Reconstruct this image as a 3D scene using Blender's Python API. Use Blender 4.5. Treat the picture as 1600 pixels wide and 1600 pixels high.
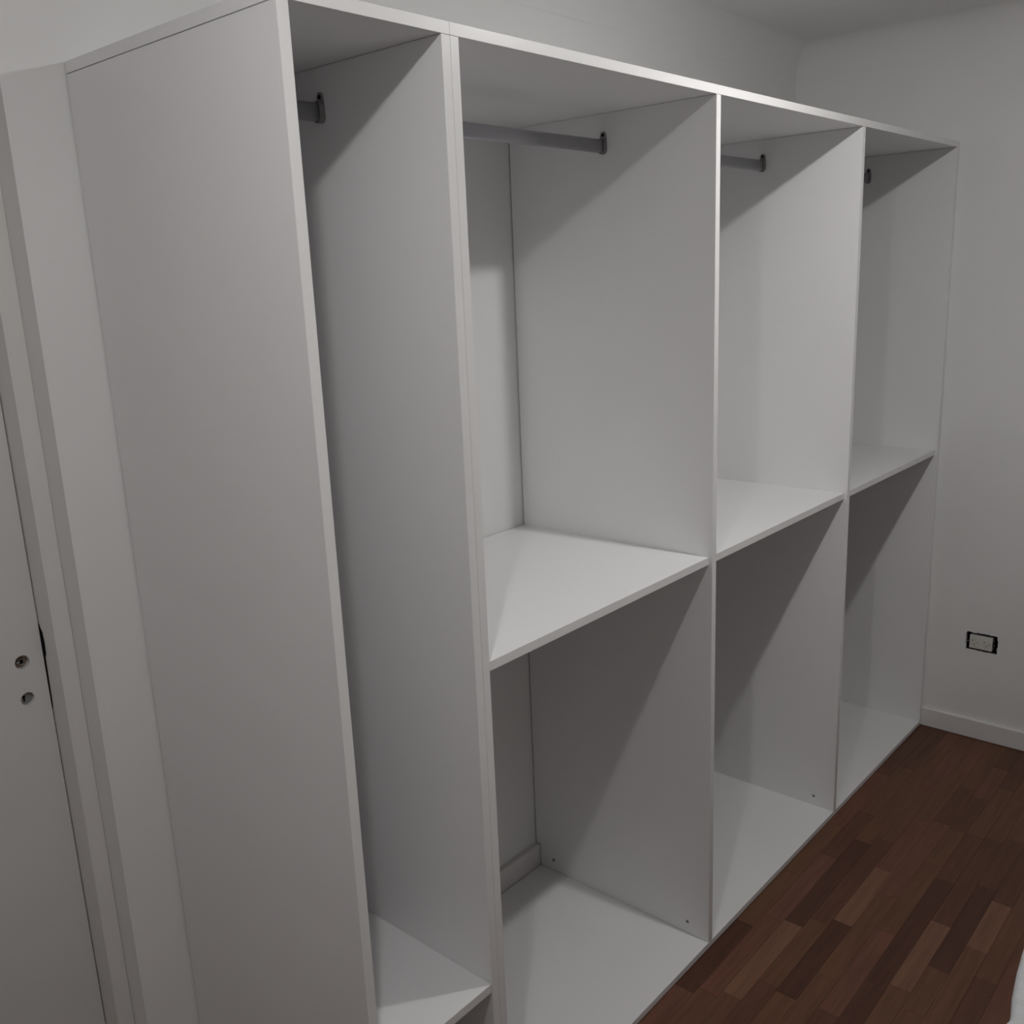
import bpy, bmesh, math, random
from mathutils import Vector, Matrix, noise

for o in list(bpy.data.objects):
    bpy.data.objects.remove(o, do_unlink=True)
scn = bpy.context.scene
col = scn.collection
random.seed(7)

# ------------------------------------------------------------------ camera
cam_d = bpy.data.cameras.new('camera')
cam = bpy.data.objects.new('camera', cam_d)
col.objects.link(cam)
yaw, pitch, roll = 0.845, -0.2412, -0.0421
fw = Vector((math.sin(yaw)*math.cos(pitch), math.cos(yaw)*math.cos(pitch), math.sin(pitch)))
rt0 = Vector((math.cos(yaw), -math.sin(yaw), 0)); up0 = rt0.cross(fw)
rt = rt0*math.cos(roll) + up0*math.sin(roll)
up = -rt0*math.sin(roll) + up0*math.cos(roll)
m = Matrix((rt, up, -fw)).transposed().to_4x4()
m.translation = Vector((-0.8021, -1.0672, 1.7008))
cam.matrix_world = m
cam_d.sensor_width = 36.0
cam_d.lens = 1498.37/1600*36.0
cam_d.clip_start = 0.02
scn.camera = cam

# ------------------------------------------------------------------ world, lamps, exposure
w = bpy.data.worlds.new('night'); scn.world = w
w.use_nodes = True
w.node_tree.nodes['Background'].inputs[0].default_value = (0.02, 0.02, 0.025, 1)
w.node_tree.nodes['Background'].inputs[1].default_value = 0.3

# two flush ceiling lamps: a diffusing disc that throws most of its light down, some sideways
def lamp(loc, side_power, down_power, radius, color):
    d = bpy.data.lights.new('ceiling_lamp', 'POINT')
    d.energy = side_power; d.shadow_soft_size = radius; d.color = color
    o = bpy.data.objects.new('ceiling_lamp', d); o.location = loc
    col.objects.link(o)
    e = bpy.data.lights.new('ceiling_lamp_disc', 'AREA')
    e.shape = 'DISK'; e.size = 2*radius; e.energy = down_power; e.color = color
    p = bpy.data.objects.new('ceiling_lamp_disc', e); p.location = loc
    col.objects.link(p)
lamp((1.14, -0.60, 2.395), 6.8, 5.4, 0.028, (1.0, 0.988, 0.972))
lamp((-0.49, -0.60, 2.395), 5.8, 3.9, 0.028, (1.0, 0.988, 0.978))
scn.view_settings.view_transform = 'Standard'
scn.view_settings.look = 'None'
scn.view_settings.gamma = 1.0
scn.view_settings.use_curve_mapping = False
scn.view_settings.exposure = -0.06

# ------------------------------------------------------------------ dimensions (metres)
T = 0.018; H = 2.0664; D = 0.570
XA = 0.3065; X1 = 1.0992; X2 = 1.8767; XE = 2.6696
ZS = 1.049; SB = 0.009; ZA = 0.4228
YW = 0.5735                      # face of the back wall
XR = 2.673                       # face of the right wall
XL, YF, ZC = -1.75, -2.75, 2.44

# ------------------------------------------------------------------ materials
def mat(name, c, rough=0.5, metal=0.0, spec=0.5, var=0.0, scale=8.0, bump=0.0, bscale=60.0, stretch=None, coat=0.0):
    M = bpy.data.materials.new(name); M.use_nodes = True
    nt = M.node_tree; b = nt.nodes['Principled BSDF']
    b.inputs['Base Color'].default_value = (*c, 1)
    b.inputs['Roughness'].default_value = rough
    b.inputs['Metallic'].default_value = metal
    b.inputs['Specular IOR Level'].default_value = spec
    b.inputs['Coat Weight'].default_value = coat
    tc = nt.nodes.new('ShaderNodeTexCoord')
    mp = nt.nodes.new('ShaderNodeMapping')
    if stretch: mp.inputs['Scale'].default_value = stretch
    nt.links.new(tc.outputs['Object'], mp.inputs['Vector'])
    if var > 0:
        n = nt.nodes.new('ShaderNodeTexNoise'); n.inputs['Scale'].default_value = scale
        n.inputs['Detail'].default_value = 4
        nt.links.new(mp.outputs[0], n.inputs['Vector'])
        r = nt.nodes.new('ShaderNodeValToRGB')
        r.color_ramp.elements[0].position = 0.3; r.color_ramp.elements[1].position = 0.7
        r.color_ramp.elements[0].color = (*[x*(1-var) for x in c], 1)
        r.color_ramp.elements[1].color = (*[min(1, x*(1+var)) for x in c], 1)
        nt.links.new(n.outputs['Fac'], r.inputs['Fac'])
        nt.links.new(r.outputs['Color'], b.inputs['Base Color'])
    if bump > 0:
        n2 = nt.nodes.new('ShaderNodeTexNoise'); n2.inputs['Scale'].default_value = bscale
        n2.inputs['Detail'].default_value = 5
        nt.links.new(mp.outputs[0], n2.inputs['Vector'])
        bp = nt.nodes.new('ShaderNodeBump'); bp.inputs['Strength'].default_value = bump
        bp.inputs['Distance'].default_value = 0.002
        nt.links.new(n2.outputs['Fac'], bp.inputs['Height'])
        nt.links.new(bp.outputs[0], b.inputs['Normal'])
    return M

M_PAINT = mat('wall_paint', (0.86, 0.856, 0.85), 0.85, spec=0.2, var=0.012, scale=3, bump=0.15, bscale=90)
M_CEIL = mat('ceiling_paint', (0.88, 0.875, 0.868), 0.9, spec=0.2, var=0.01, scale=2, bump=0.1, bscale=70)
M_MEL = mat('white_melamine', (0.87, 0.865, 0.868), 0.42, spec=0.4, var=0.006, scale=5, bump=0.06, bscale=400)
M_EDGE = mat('white_edge_band', (0.88, 0.87, 0.865), 0.35, spec=0.5, var=0.01, scale=12, stretch=(1, 1, 0.2))
M_FRAME = mat('door_frame_enamel', (0.80, 0.785, 0.765), 0.45, spec=0.4, var=0.02, scale=6, bump=0.1, bscale=30)
M_DOOR = mat('door_enamel', (0.74, 0.735, 0.725), 0.5, spec=0.35, var=0.015, scale=4, bump=0.1, bscale=40)
M_SKIRT = mat('skirting_enamel', (0.80, 0.78, 0.77), 0.4, spec=0.45, var=0.01, scale=5)
M_ROD = mat('brushed_aluminium', (0.50, 0.50, 0.53), 0.33, metal=0.45, var=0.06, scale=40, stretch=(0.05, 1, 1))
M_BRK = mat('nickel_bracket', (0.28, 0.27, 0.27), 0.4, metal=0.3, var=0.05, scale=30)
M_STEEL = mat('steel_screw', (0.45, 0.45, 0.46), 0.35, metal=1.0, var=0.05, scale=60)
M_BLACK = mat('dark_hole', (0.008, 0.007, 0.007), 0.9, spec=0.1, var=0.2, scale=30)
M_BRASS = mat('worn_lock_metal', (0.30, 0.22, 0.17), 0.4, metal=0.6, var=0.2, scale=80)
M_PLASTIC = mat('socket_plastic', (0.70, 0.69, 0.64), 0.35, var=0.01, scale=20)
M_BED = mat('white_bedspread', (0.62, 0.63, 0.64), 0.9, spec=0.1, var=0.07, scale=45, bump=0.6, bscale=160)
M_LEG = mat('dark_bed_leg', (0.05, 0.03, 0.02), 0.5, var=0.2, scale=10)

def wood(name, c):
    M = bpy.data.materials.new(name); M.use_nodes = True
    nt = M.node_tree; b = nt.nodes['Principled BSDF']
    b.inputs['Roughness'].default_value = 0.5
    b.inputs['Specular IOR Level'].default_value = 0.3
    tc = nt.nodes.new('ShaderNodeTexCoord'); geo = nt.nodes.new('ShaderNodeObjectInfo')
    mp = nt.nodes.new('ShaderNodeMapping'); mp.inputs['Scale'].default_value = (1.5, 22, 22)
    nt.links.new(tc.outputs['Object'], mp.inputs['Vector'])
    ad = nt.nodes.new('ShaderNodeVectorMath'); ad.operation = 'ADD'
    nt.links.new(mp.outputs[0], ad.inputs[0]); 
    ml = nt.nodes.new('ShaderNodeMath'); ml.operation = 'MULTIPLY'; ml.inputs[1].default_value = 37
    nt.links.new(geo.outputs['Random'], ml.inputs[0]); nt.links.new(ml.outputs[0], ad.inputs[1])
    n = nt.nodes.new('ShaderNodeTexNoise'); n.inputs['Scale'].default_value = 3.0
    n.inputs['Detail'].default_value = 6; n.inputs['Roughness'].default_value = 0.65
    nt.links.new(ad.outputs[0], n.inputs['Vector'])
    r = nt.nodes.new('ShaderNodeValToRGB')
    r.color_ramp.elements[0].position = 0.25; r.color_ramp.elements[1].position = 0.75
    r.color_ramp.elements[0].color = (*[x*0.72 for x in c], 1)
    r.color_ramp.elements[1].color = (*[x*1.25 for x in c], 1)
    nt.links.new(n.outputs['Fac'], r.inputs['Fac'])
    nt.links.new(r.outputs['Color'], b.inputs['Base Color'])
    bp = nt.nodes.new('ShaderNodeBump'); bp.inputs['Strength'].default_value = 0.15
    bp.inputs['Distance'].default_value = 0.001
    nt.links.new(n.outputs['Fac'], bp.inputs['Height']); nt.links.new(bp.outputs[0], b.inputs['Normal'])
    return M
# darkest .. lightest, and two hue variants
WOODS = [wood('parquet_dark', (0.0891, 0.0360, 0.0221)), wood('parquet_umber', (0.1134, 0.0492, 0.0294)),
         wood('parquet_brown', (0.1404, 0.0648, 0.0347)), wood('parquet_red', (0.1553, 0.0660, 0.0420)),
         wood('parquet_light', (0.1958, 0.0960, 0.0567))]

# ------------------------------------------------------------------ mesh helpers
def finish(name, bm, M, parent=None, smooth=False, kind=None):
    me = bpy.data.meshes.new(name)
    bmesh.ops.recalc_face_normals(bm, faces=bm.faces)
    bm.to_mesh(me); bm.free()
    if isinstance(M, (list, tuple)):
        for x in M: me.materials.append(x)
    else: me.materials.append(M)
    if smooth:
        for p in me.polygons: p.use_smooth = True
    o = bpy.data.objects.new(name, me); col.objects.link(o)
    if parent is not None: o.parent = parent
    if kind: o['kind'] = kind
    return o

def add_box(bm, x0, x1, y0, y1, z0, z1, mi=0):
    vs = [bm.verts.new((x, y, z)) for x in (x0, x1) for y in (y0, y1) for z in (z0, z1)]
    for f in ((0, 1, 3, 2), (4, 6, 7, 5), (0, 4, 5, 1), (2, 3, 7, 6), (0, 2, 6, 4), (1, 5, 7, 3)):
        fc = bm.faces.new([vs[i] for i in f]); fc.material_index = mi
    return vs

def bevel_all(bm, w, seg=1):
    bmesh.ops.bevel(bm, geom=list(bm.edges), offset=w, segments=seg, affect='EDGES', profile=0.5)

def box(name, x0, x1, y0, y1, z0, z1, M, parent=None, bev=0.0, kind=None):
    bm = bmesh.new(); add_box(bm, x0, x1, y0, y1, z0, z1)
    if bev: bevel_all(bm, bev)
    return finish(name, bm, M, parent, kind=kind)

def prism(name, pts, axis, a0, a1, M, parent=None, bev=0.0, kind=None):
    """polygon pts (u,v) in the plane across `axis`, from a0 to a1"""
    bm = bmesh.new()
    def P(u, v, a):
        return {'x': (a, u, v), 'y': (u, a, v), 'z': (u, v, a)}[axis]
    A = [bm.verts.new(P(u, v, a0)) for u, v in pts]; B = [bm.verts.new(P(u, v, a1)) for u, v in pts]
    bm.faces.new(A); bm.faces.new(B[::-1])
    n = len(pts)
    for i in range(n): bm.faces.new((A[i], B[i], B[(i+1) % n], A[(i+1) % n]))
    if bev: bevel_all(bm, bev)
    return finish(name, bm, M, parent, kind=kind)

def oval(a, b, n=24):      # half axes a (u), b (v): stadium
    pts = []
    r = min(a, b)
    for i in range(n):
        t = 2*math.pi*i/n
        c, s = math.cos(t), math.sin(t)
        u = r*c + (math.copysign(a-r, c) if a > r and abs(c) > 1e-6 else 0)
        v = r*s + (math.copysign(b-r, s) if b > r and abs(s) > 1e-6 else 0)
        pts.append((u, v))
    return pts

def boolean_cut(o, cutters):
    for c in cutters:
        md = o.modifiers.new('cut', 'BOOLEAN'); md.operation = 'DIFFERENCE'; md.object = c; md.solver = 'EXACT'
    dg = bpy.context.evaluated_depsgraph_get()
    me = bpy.data.meshes.new_from_object(o.evaluated_get(dg))
    o.modifiers.clear(); old = o.data; o.data = me; me.name = old.name
    bpy.data.meshes.remove(old)
    for c in cutters: bpy.data.objects.remove(c, do_unlink=True)

def empty(name, loc, label, cat, group=None):
    o = bpy.data.objects.new(name, None); col.objects.link(o)
    o.location = loc; o.empty_display_size = 0.1
    o['label'] = label; o['category'] = cat
    if group: o['group'] = group
    return o

# children are modelled in world coordinates, then tied to the empty at its base
def adopt(root):
    off = Matrix.Translation(-Vector(root.location))
    for c in [c for c in bpy.data.objects if c.parent == root]:
        if c.type == 'MESH' and not c.get('_done'):
            c.data.transform(off)
            for g in [g for g in bpy.data.objects if g.parent == c]:
                if g.type == 'MESH': g.data.transform(off)

# ------------------------------------------------------------------ room shell
DX0, DX1, DZ = -0.955, -0.105, 2.065           # door opening in the back wall
prism('wall_back', [(XL-0.12, -0.0), (DX0, 0.0), (DX0, DZ), (DX1, DZ), (DX1, 0.0), (XR+0.12, 0.0), (XR+0.12, ZC+0.1), (XL-0.12, ZC+0.1)],
      'y', YW, YW+0.15, M_PAINT, kind='structure')
wr = box('wall_right', XR, XR+0.12, YF-0.12, YW, 0.0, ZC+0.1, M_PAINT, kind='structure')
box('wall_left', XL-0.12, XL, YF-0.12, YW, 0.0, ZC+0.1, M_PAINT, kind='structure')
box('wall_front', XL, XR, YF-0.12, YF, 0.0, ZC+0.1, M_PAINT, kind='structure')
box('ceiling', XL-0.12, XR+0.12, YF-0.12, YW+0.15, ZC, ZC+0.1, M_CEIL, kind='structure')

# softly rounded plaster between walls and ceiling
def cove(name, p, inward, along, a0, a1, R=0.10, n=14):
    bm = bmesh.new()
    def V(u, v, a): return bm.verts.new((a, p+inward*u, ZC+v) if along == 'x' else (p+inward*u, a, ZC+v))
    arc = [(R - R*math.sin(t), -(R - R*math.cos(t))) for t in [math.pi/2*i/n for i in range(n+1)]]
    A = [V(u, v, a0) for u, v in arc]; B = [V(u, v, a1) for u, v in arc]
    for i in range(n): bm.faces.new((A[i], B[i], B[i+1], A[i+1])).smooth = True
    # plain back and ends on vertices of their own, so that the arc shades tangent to wall and ceiling
    for a in (a0, a1):
        bm.faces.new([V(u, v, a) for u, v in arc] + [V(0.0, 0.0, a)])
    bm.faces.new([V(0, 0, a0), V(0, 0, a1), V(R, 0, a1), V(R, 0, a0)])
    bm.faces.new([V(0, 0, a0), V(0, 0, a1), V(0, -R, a1), V(0, -R, a0)])
    return finish(name, bm, M_PAINT, kind='structure')
cove('trim_1', YW-0.0005, -1, 'x', XL+0.002, XR-0.002)
cove('trim_2', XR-0.0005, -1, 'y', YF+0.002, YW-0.002)

# skirting
def skirt(name, pts, axis, a0, a1): return prism(name, pts, axis, a0, a1, M_SKIRT, kind='structure')
HB = 0.083
skirt('baseboard_back', [(YW, 0.001), (YW-0.0165, 0.001), (YW-0.0165, HB-0.003), (YW-0.0135, HB), (YW, HB)], 'x', DX1+0.002, XR)
HR = 0.071
skirt('baseboard_right', [(XR, 0.002), (XR-0.012, 0.002), (XR-0.012, HR-0.002), (XR-0.010, HR), (XR, HR)], 'y', YF, -0.0015)
skirt('baseboard_left', [(XL, 0.001), (XL+0.012, 0.001), (XL+0.012, HR), (XL, HR)], 'y', YF, YW)
skirt('baseboard_front', [(YF, 0.001), (YF+0.012, 0.001), (YF+0.012, HR), (YF, HR)], 'x', XL+0.012, XR-0.012)

# ------------------------------------------------------------------ parquet floor
RW = 0.0505
floor = box('floor', XL-0.12, XR+0.12, YF-0.12, YW+0.3, -0.08, -0.0105, M_LEG, kind='structure')
# strips read off the photograph: row -> list of (x0, x1, tone)
known = {
 0: [(0.62, 0.93, 3), (0.93, 1.24, 0), (1.24, 1.52, 2), (1.52, 1.83, 2), (1.83, 2.22, 3), (2.22, 2.67, 1)],
 1: [(0.70, 0.955, 2), (0.955, 1.30, 3), (1.30, 1.66, 3), (1.66, 1.95, 1), (1.95, 2.31, 2), (2.31, 2.67, 1)],
 2: [(0.66, 0.98, 2), (0.98, 1.315, 4), (1.315, 1.79, 0), (1.79, 2.16, 2), (2.16, 2.52, 2), (2.52, 2.67, 3)],
 3: [(0.72, 1.07, 1), (1.07, 1.365, 2), (1.365, 1.835, 1), (1.835, 2.21, 2), (2.21, 2.67, 3)],
 4: [(0.80, 1.06, 2), (1.06, 1.395, 0), (1.395, 1.69, 4), (1.69, 2.02, 3), (2.02, 2.39, 2), (2.39, 2.67, 3)],
 5: [(0.90, 1.18, 2), (1.18, 1.58, 2), (1.58, 2.035, 3), (2.035, 2.29, 1), (2.29, 2.67, 2)],
 6: [(0.75, 1.07, 1), (1.07, 1.43, 3), (1.43, 1.80, 2), (1.80, 2.02, 2), (2.02, 2.25, 1), (2.25, 2.49, 3), (2.49, 2.67, 1)],
 7: [(0.85, 1.23, 0), (1.23, 1.74, 0), (1.74, 2.02, 1), (2.02, 2.36, 2), (2.36, 2.67, 1)],
 8: [(0.92, 1.25, 2), (1.25, 1.548, 4), (1.548, 2.03, 1), (2.03, 2.31, 2), (2.31, 2.67, 2)],
 9: [(0.88, 1.19, 2), (1.19, 1.37, 2), (1.37, 1.78, 0), (1.78, 2.06, 1), (2.06, 2.67, 2)],
 10: [(0.86, 1.19, 3), (1.19, 1.50, 2), (1.50, 1.73, 4), (1.73, 2.10, 1), (2.10, 2.67, 1)],
 11: [(0.80, 1.12, 1), (1.12, 1.40, 1), (1.40, 1.86, 2), (1.86, 2.67, 1)],
}
strips = []
r0 = -int((YW+0.12)/RW)-1; r1 = int(-YF/RW)+1
for r in range(r0, r1):
    ya = -r*RW; yb = ya-RW
    ya = min(ya, YW if r < 0 else ya)
    if yb < YF: yb = YF
    if ya - yb < 0.004: continue
    rr = random.Random(r*13+5)
    segs = []
    kn = known.get(r, [])
    x = XL - rr.uniform(0, 0.3)
    stop = kn[0][0] if kn else XR
    while x < stop - 0.02:
        nx = x + rr.choice((0.28, 0.32, 0.36, 0.42))
        if nx > stop - 0.12: nx = stop
        segs.append((max(x, XL), nx, rr.choices((0, 1, 2, 3, 4), (2, 4, 5, 3, 1))[0])); x = nx
    segs += kn
    for a, b, t in segs:
        if b - a > 0.02: strips.append((a, min(b, XR), yb, ya, t))
cx, cy = 1.75, -0.30
strips.sort(key=lambda s: math.hypot(((s[0]+s[1])/2-cx)*0.5, ((s[2]+s[3])/2-cy)) + (0.5 if s[3] > 0.001 else 0))
def strip_box(bm, s, mi=0, jit=0.0):
    g = 0.00015
    v = add_box(bm, s[0]+g, s[1]-g, s[2]+g, s[3]-g, -0.0102, -0.0004 + jit, mi)
    return v
for i, s in enumerate(strips[:290]):
    bm = bmesh.new(); strip_box(bm, s, jit=random.uniform(-0.00015, 0.00015))
    top = [e for e in bm.edges if all(v.co.z > -0.005 for v in e.verts)]
    bmesh.ops.bevel(bm, geom=top, offset=0.0003, segments=1, affect='EDGES')
    finish('plank', bm, WOODS[s[4]], floor)
bm = bmesh.new()
for s in strips[290:]: strip_box(bm, s, s[4])
finish('plank_field', bm, WOODS, floor, kind='stuff')

# ------------------------------------------------------------------ wardrobes
G = 0.0004        # hairline joint between boards
EB = 0.0008       # thickness of the edge band glued on the front
def upright(name, x0, x1, z0, z1, parent):
    pts = [(0, z0), (YW-0.019, z0), (YW-0.019, HB+0.003), (D, HB+0.003), (D, z1), (0, z1)]
    p = prism(name, pts, 'x', x0, x1, M_MEL, parent, bev=0.0003)
    box('edge_band', x0+0.0001, x1-0.0001, -EB, 0, z0, z1, M_EDGE, p, bev=0.0002)
    return p
def level(name, x0, x1, y0, y1, z0, z1, parent):
    p = box(name, x0, x1, y0, y1, z0, z1, M_MEL, parent, bev=0.0003)
    box('edge_band', x0, x1, y0-EB, y0, z0+0.0001, z1-0.0001, M_EDGE, p, bev=0.0002)
    return p
def cylinder_bm(r, x0, x1, y, z, n=20, bm=None, mi=0):
    bm = bm or bmesh.new()
    A = [bm.verts.new((x0, y+r*math.cos(2*math.pi*i/n), z+r*math.sin(2*math.pi*i/n))) for i in range(n)]
    B = [bm.verts.new((x1, v.co.y, v.co.z)) for v in A]
    for f in (bm.faces.new(A), bm.faces.new(B[::-1])): f.material_index = mi
    for i in range(n):
        f = bm.faces.new((A[i], B[i], B[(i+1) % n], A[(i+1) % n])); f.material_index = mi
    return bm
def screw(x, y, z, parent):
    """small countersunk confirmat screw in a panel face looking to -x"""
    bm = cylinder_bm(0.0050, x-0.0007, x+0.002, y, z)
    cylinder_bm(0.0021, x-0.0011, x-0.0006, y, z, 6, bm, 1)
    return finish('screw', bm, [M_STEEL, M_BLACK], parent)
RY, RZ = 0.287, 1.9775          # rod axis
def rod(x0, x1, parent):
    bm = bmesh.new()
    pts = oval(0.0075, 0.015, 28)
    A = [bm.verts.new((x0+0.003, RY+u, RZ+v)) for u, v in pts]; B = [bm.verts.new((x1-0.003, RY+u, RZ+v)) for u, v in pts]
    bm.faces.new(A); bm.faces.new(B[::-1]); n = len(pts)
    for i in range(n): bm.faces.new((A[i], B[i], B[(i+1) % n], A[(i+1) % n])).smooth = True
    r = finish('closet_rod', bm, M_ROD, parent)
    for xa, s in ((x0, 1), (x1, -1)):
        bm = bmesh.new()
        # flange against the panel: oval plate with a round ear above
        out = []
        for i in range(17):                       # lower half round
            t = math.pi + math.pi*i/16
            out.append((0.0092*math.cos(t), -0.0080 + 0.0092*math.sin(t)))
        out += [(0.0092, 0.012), (0.0085, 0.0175)]
        for i in range(9):
            t = math.pi*i/8
            out.append((0.0075*math.cos(t), 0.0245 + 0.0075*math.sin(t)))
        out += [(-0.0085, 0.0175), (-0.0092, 0.012)]
        F = [bm.verts.new((xa, RY+u, RZ+v)) for u, v in out]; K = [bm.verts.new((xa+s*0.0022, RY+u, RZ+v)) for u, v in out]
        bm.faces.new(F); bm.faces.new(K); n = len(out)
        for i in range(n): bm.faces.new((F[i], K[i], K[(i+1) % n], F[(i+1) % n]))
        # cup round the rod end: an open ring
        po = oval(0.0095, 0.0172, 28); pi_ = oval(0.0079, 0.0154, 28)
        L = 0.011
        rings = []
        for pp, d in ((po, 0.0), (po, L), (pi_, L), (pi_, 0.0)):
            rings.append([bm.verts.new((xa+s*d, RY+u, RZ+v)) for u, v in pp])
        for k in range(3):
            for i in range(28):
                bm.faces.new((rings[k][i], rings[k][(i+1) % 28], rings[k+1][(i+1) % 28], rings[k+1][i]))
        cylinder_bm(0.0036, xa+s*0.0021, xa+s*0.0030, RY, RZ+0.0245, 14, bm, 1)
        finish('rod_bracket', bm, [M_BRK, M_BLACK], r)
    return r

HT = H - T - 0.0005             # top of the uprights, under the lid
# narrow tall unit (nearest)
wa = empty('wardrobe', (XA/2, 0, 0), 'tall narrow open white wardrobe unit at the near end, one raised bottom shelf', 'wardrobe', 'white melamine wardrobe units')
level('top_panel', 0, XA-G, 0, D, H-T, H, wa)
upright('side_panel', 0, T, 0.002, HT-0.0009, wa)
pA = upright('side_panel', XA-T, XA-G, 0.002, HT, wa)
level('shelf', T+G, XA-T-G, 0.002, D, ZA-T, ZA, wa)
level('bottom_panel', T+G, XA-T-G, 0.0, YW-0.019, 0.002, T, wa)
rod(T, XA-T, wa)
adopt(wa)
# wide unit with three bays
wb = empty('wardrobe', ((XA+XE)/2, 0, 0), 'wide open white wardrobe unit with three bays, reaching the far wall', 'wardrobe', 'white melamine wardrobe units')
level('top_panel', XA+G, XE, 0, D, H-T, H, wb)
upright('side_panel', XA+G, XA+T, 0.002, HT, wb)
upright('side_panel', XE-T, XE, 0.002, HT, wb)
level('bottom_panel', XA+T+G, XE-T-G, 0.0, YW-0.019, 0.002, T, wb)
p1 = upright('partition_panel', X1-T/2, X1+T/2, T+0.0005, HT, wb)
p2 = upright('partition_panel', X2-T/2, X2+T/2, T+0.0005, HT, wb)
screw(X1-T/2, 0.507, 0.051, p1); screw(X1-T/2, 0.062, 0.052, p1)
screw(X2-T/2, 0.507, 0.051, p2); screw(X2-T/2, 0.066, 0.050, p2)
bays = [(XA+T, X1-T/2), (X1+T/2, X2-T/2), (X2+T/2, XE-T)]
for a, b in bays:
    level('shelf', a+G, b-G, SB, D, ZS-T, ZS, wb)
    rod(a, b, wb)
adopt(wb)

# ------------------------------------------------------------------ door
door = bpy.data.objects.new('door_1', None); col.objects.link(door); door['kind'] = 'structure'
door.location = ((DX0+DX1)/2, YW+0.1, 0)
JY0, JY1 = YW+0.055, YW+0.15
JW = 0.0325
# jambs and head of the frame with a rebate the leaf closes against
LY = YW+0.1155                      # face of the leaf
prism('door_frame', [(DX0, 0.0), (DX0+JW, 0.0), (DX0+JW, DZ-JW), (DX1-JW, DZ-JW), (DX1-JW, 0.0), (DX1, 0.0), (DX1, DZ), (DX0, DZ)],
      'y', JY0, LY+0.02, M_FRAME, door, bev=0.0025)
leaf = box('door_leaf', DX0+JW+0.002, DX1-JW-0.0018, LY, LY+0.036, 0.006, DZ-JW-0.003, M_DOOR, None, bev=0.0008)
def ycyl(name, r, x, z, y0, y1, n=32):
    bm = bmesh.new()
    A = [bm.verts.new((x+r*math.cos(2*math.pi*i/n), y0, z+r*math.sin(2*math.pi*i/n))) for i in range(n)]
    B = [bm.verts.new((v.co.x, y1, v.co.z)) for v in A]
    bm.faces.new(A); bm.faces.new(B[::-1])
    for i in range(n): bm.faces.new((A[i], B[i], B[(i+1) % n], A[(i+1) % n]))
    return bm
HX1, HZ1, HX2, HZ2, HR_ = -0.1775, 1.057, -0.1785, 0.986, 0.0128
c1 = finish('cutter', ycyl('c', HR_, HX1, HZ1, LY-0.01, LY+0.02), M_BLACK)
c2 = finish('cutter', ycyl('c', HR_*0.96, HX2, HZ2, LY-0.01, LY+0.016), M_BLACK)
boolean_cut(leaf, [c1, c2])
leaf.parent = door
# what is seen inside the two bored holes
bm = bmesh.new()
for bb, r, d0, d1, mi in ((HR_*0.93, 0, 0, 0, 0),):
    pass
b1 = ycyl('h', HR_*0.97, HX1, HZ1, LY+0.012, LY+0.019)
hub = finish('spindle_hole', b1, M_BRASS, leaf)
bm = bmesh.new()
add_box(bm, HX1-0.0050, HX1+0.0050, LY+0.006, LY+0.0125, HZ1-0.0050, HZ1+0.0050, 0)
add_box(bm, HX1-0.0035, HX1+0.0035, LY+0.0052, LY+0.0062, HZ1-0.0035, HZ1+0.0035, 1)
add_box(bm, HX1-0.0085, HX1-0.0030, LY+0.0035, LY+0.006, HZ1-0.0015, HZ1+0.0020, 2)
add_box(bm, HX1-0.0020, HX1+0.0040, LY+0.0035, LY+0.0050, HZ1-0.0068, HZ1-0.0045, 2)
finish('spindle_socket', bm, [M_BRASS, M_BLACK, M_STEEL], leaf)
b2 = ycyl('h', HR_*0.93, HX2, HZ2, LY+0.008, LY+0.0155)
finish('keyhole_plate', b2, M_BRK, leaf)
bm = bmesh.new()
t = ycyl('k', 0.0026, HX2-0.004, HZ2+0.0025, LY+0.0070, LY+0.0082, 16)
finish('keyhole', t, M_BLACK, leaf)
box('keyhole', HX2-0.0054, HX2-0.0026, LY+0.0072, LY+0.0082, HZ2-0.0062, HZ2+0.002, M_BLACK, leaf)
# dark gap over the strike plate between leaf and frame
bm = bmesh.new()
prof = [(0.0003, 1.119), (0.0025, 1.112), (0.0090, 1.104), (0.0110, 1.085), (0.0095, 1.062), (0.0045, 1.055), (0.0030, 1.01), (0.0020, 0.975), (0.0003, 0.952)]
xe = DX1-JW
A = [bm.verts.new((xe-0.0018, LY-0.0003, z)) for w_, z in prof]
B = [bm.verts.new((xe-0.0004, LY-0.0003, z)) for w_, z in prof]
C_ = [bm.verts.new((xe-0.0004, LY-w_, z)) for w_, z in prof]
for i in range(len(prof)-1):
    bm.faces.new((A[i], A[i+1], B[i+1], B[i])); bm.faces.new((B[i], B[i+1], C_[i+1], C_[i]))
finish('strike_slot', bm, M_BLACK, door)
adopt(door)

# ------------------------------------------------------------------ uncovered wall socket on the right wall
SY, SZ = -0.1865, 0.3665
def jag(u0, u1, v0, v1, n, amp, rnd):
    pts = []
    for i in range(n): pts.append((u0+(u1-u0)*i/n, v0 + rnd.uniform(-amp, amp)))
    for i in range(n//2): pts.append((u1 + rnd.uniform(-amp, amp), v0+(v1-v0)*i/(n//2)))
    for i in range(n): pts.append((u1+(u0-u1)*i/n, v1 + rnd.uniform(-amp, amp)))
    for i in range(n//2): pts.append((u0 + rnd.uniform(-amp, amp), v1+(v0-v1)*i/(n//2)))
    return pts
rnd = random.Random(3)
hole = jag(SY-0.053, SY+0.051, SZ-0.0335, SZ+0.0335, 14, 0.0018, rnd)
cut = prism('cutter', hole, 'x', XR-0.02, XR+0.05, M_BLACK)
boolean_cut(wr, [cut])
sock = empty('wall_socket', (XR, SY, SZ), 'white double wall socket without its cover, set in a dark hole in the far wall', 'socket')
bm = bmesh.new()          # open steel box lining the hole
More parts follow.
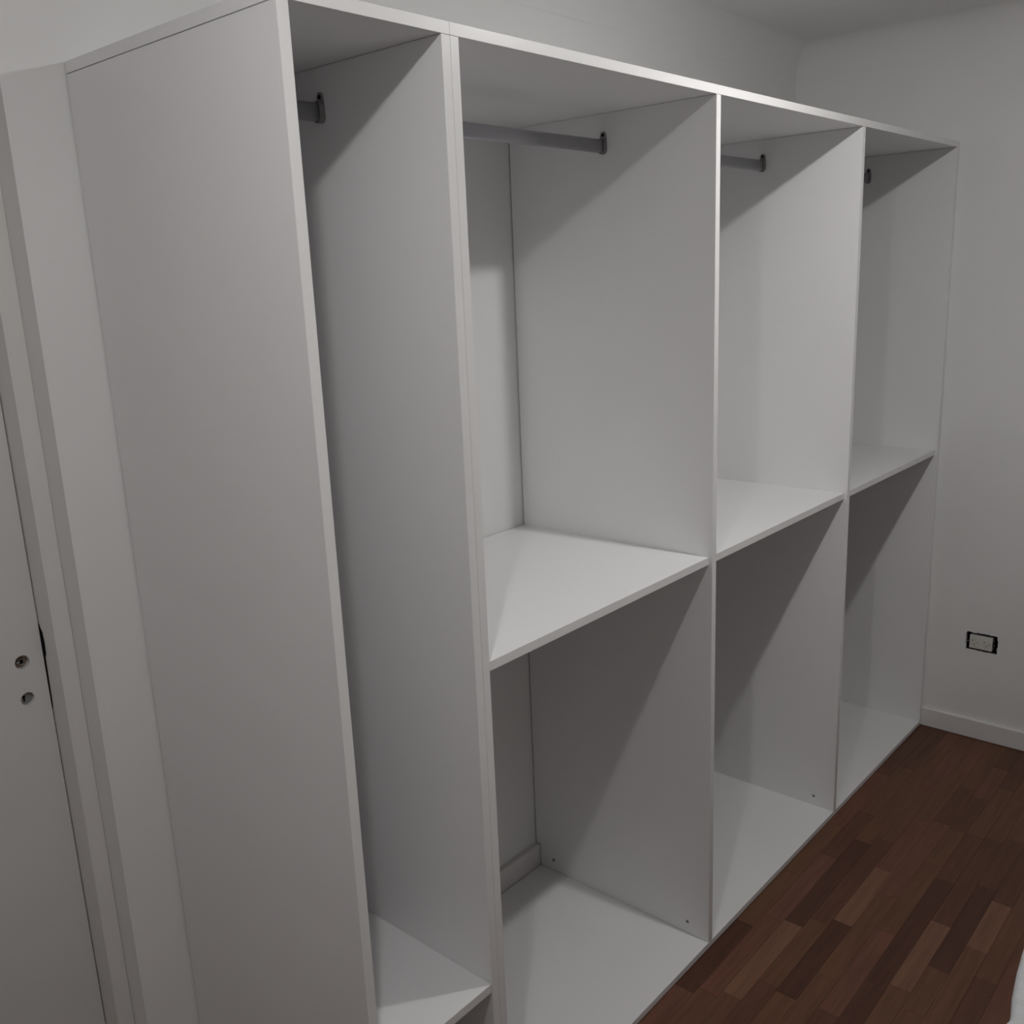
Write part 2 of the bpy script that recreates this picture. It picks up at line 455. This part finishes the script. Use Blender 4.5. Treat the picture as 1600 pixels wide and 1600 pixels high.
y0, y1, z0, z1, xa, xb = SY-0.0505, SY+0.0487, SZ-0.0312, SZ+0.0312, XR+0.004, XR+0.046
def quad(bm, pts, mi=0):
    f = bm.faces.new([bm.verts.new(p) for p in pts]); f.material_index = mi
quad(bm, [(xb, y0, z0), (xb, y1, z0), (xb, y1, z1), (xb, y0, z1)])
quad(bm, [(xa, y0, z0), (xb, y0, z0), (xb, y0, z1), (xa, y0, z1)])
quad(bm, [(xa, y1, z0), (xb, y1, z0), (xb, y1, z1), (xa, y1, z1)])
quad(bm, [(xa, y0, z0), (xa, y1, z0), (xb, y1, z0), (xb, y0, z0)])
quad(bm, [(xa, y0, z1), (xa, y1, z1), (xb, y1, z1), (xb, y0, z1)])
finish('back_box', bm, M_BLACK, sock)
MX = XR-0.001
MY0, MY1, MZ0, MZ1 = SY-0.0365, SY+0.0395, SZ-0.0262, SZ+0.0235
modo = box('socket_module', MX, MX+0.03, MY0, MY1, MZ0, MZ1, M_PLASTIC, sock, bev=0.0015)
mc = (MY0+MY1)/2
for cyy in (mc+0.0195, mc-0.0205):       # two outlets: raised round face with two slanted slots and an earth slot
    bm = bmesh.new(); cylinder_bm(0.0165, MX-0.0008, MX+0.001, cyy, SZ-0.001, 32, bm)
    face = finish('outlet_face', bm, M_PLASTIC, modo)
    for dy, dz, a in ((0.0080, 0.0055, 30), (0.0022, -0.0085, 30), (-0.0085, -0.0005, 90)):
        bm = bmesh.new(); add_box(bm, -0.0004, 0.0004, -0.0009, 0.0009, -0.0026, 0.0026)
        bmesh.ops.rotate(bm, verts=bm.verts, cent=(0, 0, 0), matrix=Matrix.Rotation(math.radians(a if dz < 0 or a == 90 else a), 3, 'X'))
        if a == 90: bmesh.ops.rotate(bm, verts=bm.verts, cent=(0, 0, 0), matrix=Matrix.Rotation(math.radians(90), 3, 'X'))
        bmesh.ops.translate(bm, verts=bm.verts, vec=(MX-0.0010, cyy+dy, SZ-0.001+dz))
        finish('slot', bm, M_BLACK if a != 90 else M_BRK, modo)
    face.parent = modo
# mounting lugs either side of the module
for s, yy in ((1, MY1), (-1, MY0)):
    bm = bmesh.new(); add_box(bm, XR+0.003, XR+0.005, min(yy, yy+s*0.009), max(yy, yy+s*0.009), SZ-0.008, SZ+0.008)
    finish('mounting_lug', bm, M_BLACK, sock)
    bm = cylinder_bm(0.0022, XR+0.0015, XR+0.004, yy+s*0.0055, SZ-0.002, 12)
    finish('mounting_screw', bm, M_STEEL, sock)
adopt(sock)
# sub-parts of the module need the same shift as their parent: adopt() already moved them

# ------------------------------------------------------------------ bed, only its near corner is in view
bed = empty('bed', (1.05, -1.5, 0), 'bed under a mottled white bedspread, its edge cut off at the bottom right corner', 'bed')
BX0, BX1, BY0, BY1, BZ = 0.10, 2.05, -2.25, -0.80, 0.46
box('mattress', BX0, BX1, BY0, BY1, 0.22, BZ, M_BED, bed, bev=0.03)
box('bed_base', BX0+0.02, BX1-0.02, BY0+0.02, BY1-0.02, 0.12, 0.219, M_LEG, bed, bev=0.005)
for x in (BX0+0.08, BX1-0.14):
    for y in (BY0+0.08, BY1-0.14):
        box('leg', x, x+0.06, y, y+0.06, 0.0, 0.12, M_LEG, bed, bev=0.004)
# bedspread: a grid draped over the top and down the sides, its front edge a little crooked
edge_pts = [(-0.2, -0.775), (0.55, -0.762), (0.640, -0.764), (0.666, -0.769), (0.700, -0.776), (0.752, -0.765), (0.822, -0.755), (0.894, -0.748), (1.1, -0.745), (2.4, -0.75)]
def edge_y(x):
    for (a, b), (c, d) in zip(edge_pts, edge_pts[1:]):
        if a <= x <= c: return b + (d-b)*(x-a)/(c-a)
    return -0.76
bm = bmesh.new()
NX, NV = 140, 60
grid = []
for i in range(NX+1):
    x = BX0-0.02 + (BX1+0.04-(BX0-0.02))*i/NX
    rowv = []
    for j in range(NV+1):
        v = j/NV
        ey = edge_y(x)
        if v < 0.5:                                   # top, from the far side to the near edge
            y = (BY0-0.02) + (ey-0.012-(BY0-0.02))*(v/0.5); z = 0.495
            z += 0.006*noise.noise(Vector((x*5, y*5, 0))) + 0.002*noise.noise(Vector((x*22, y*22, 3)))
        elif v < 0.6:
            a = (v-0.5)/0.1*math.pi/2
            y = ey-0.012 + 0.012*math.sin(a); z = 0.495-0.012*(1-math.cos(a))
        else:
            k = (v-0.6)/0.4
            y = ey - 0.004*k + 0.010*k*math.sin(x*30)*0.5 - 0.006*k; z = 0.483 - 0.30*k
        rowv.append(bm.verts.new((x, y, z)))
    grid.append(rowv)
for i in range(NX):
    for j in range(NV): bm.faces.new((grid[i][j], grid[i+1][j], grid[i+1][j+1], grid[i][j+1]))
# side hanging towards the door
prev = [grid[0][j] for j in range(0, NV//2+1)]
low = [bm.verts.new((v.co.x-0.006+0.005*math.sin(v.co.y*25), v.co.y, 0.2)) for v in prev]
for a in range(len(prev)-1): bm.faces.new((prev[a], prev[a+1], low[a+1], low[a]))
sp = finish('bedspread', bm, M_BED, bed, smooth=True)
md = sp.modifiers.new('thickness', 'SOLIDIFY'); md.thickness = 0.006; md.offset = -1
adopt(bed)
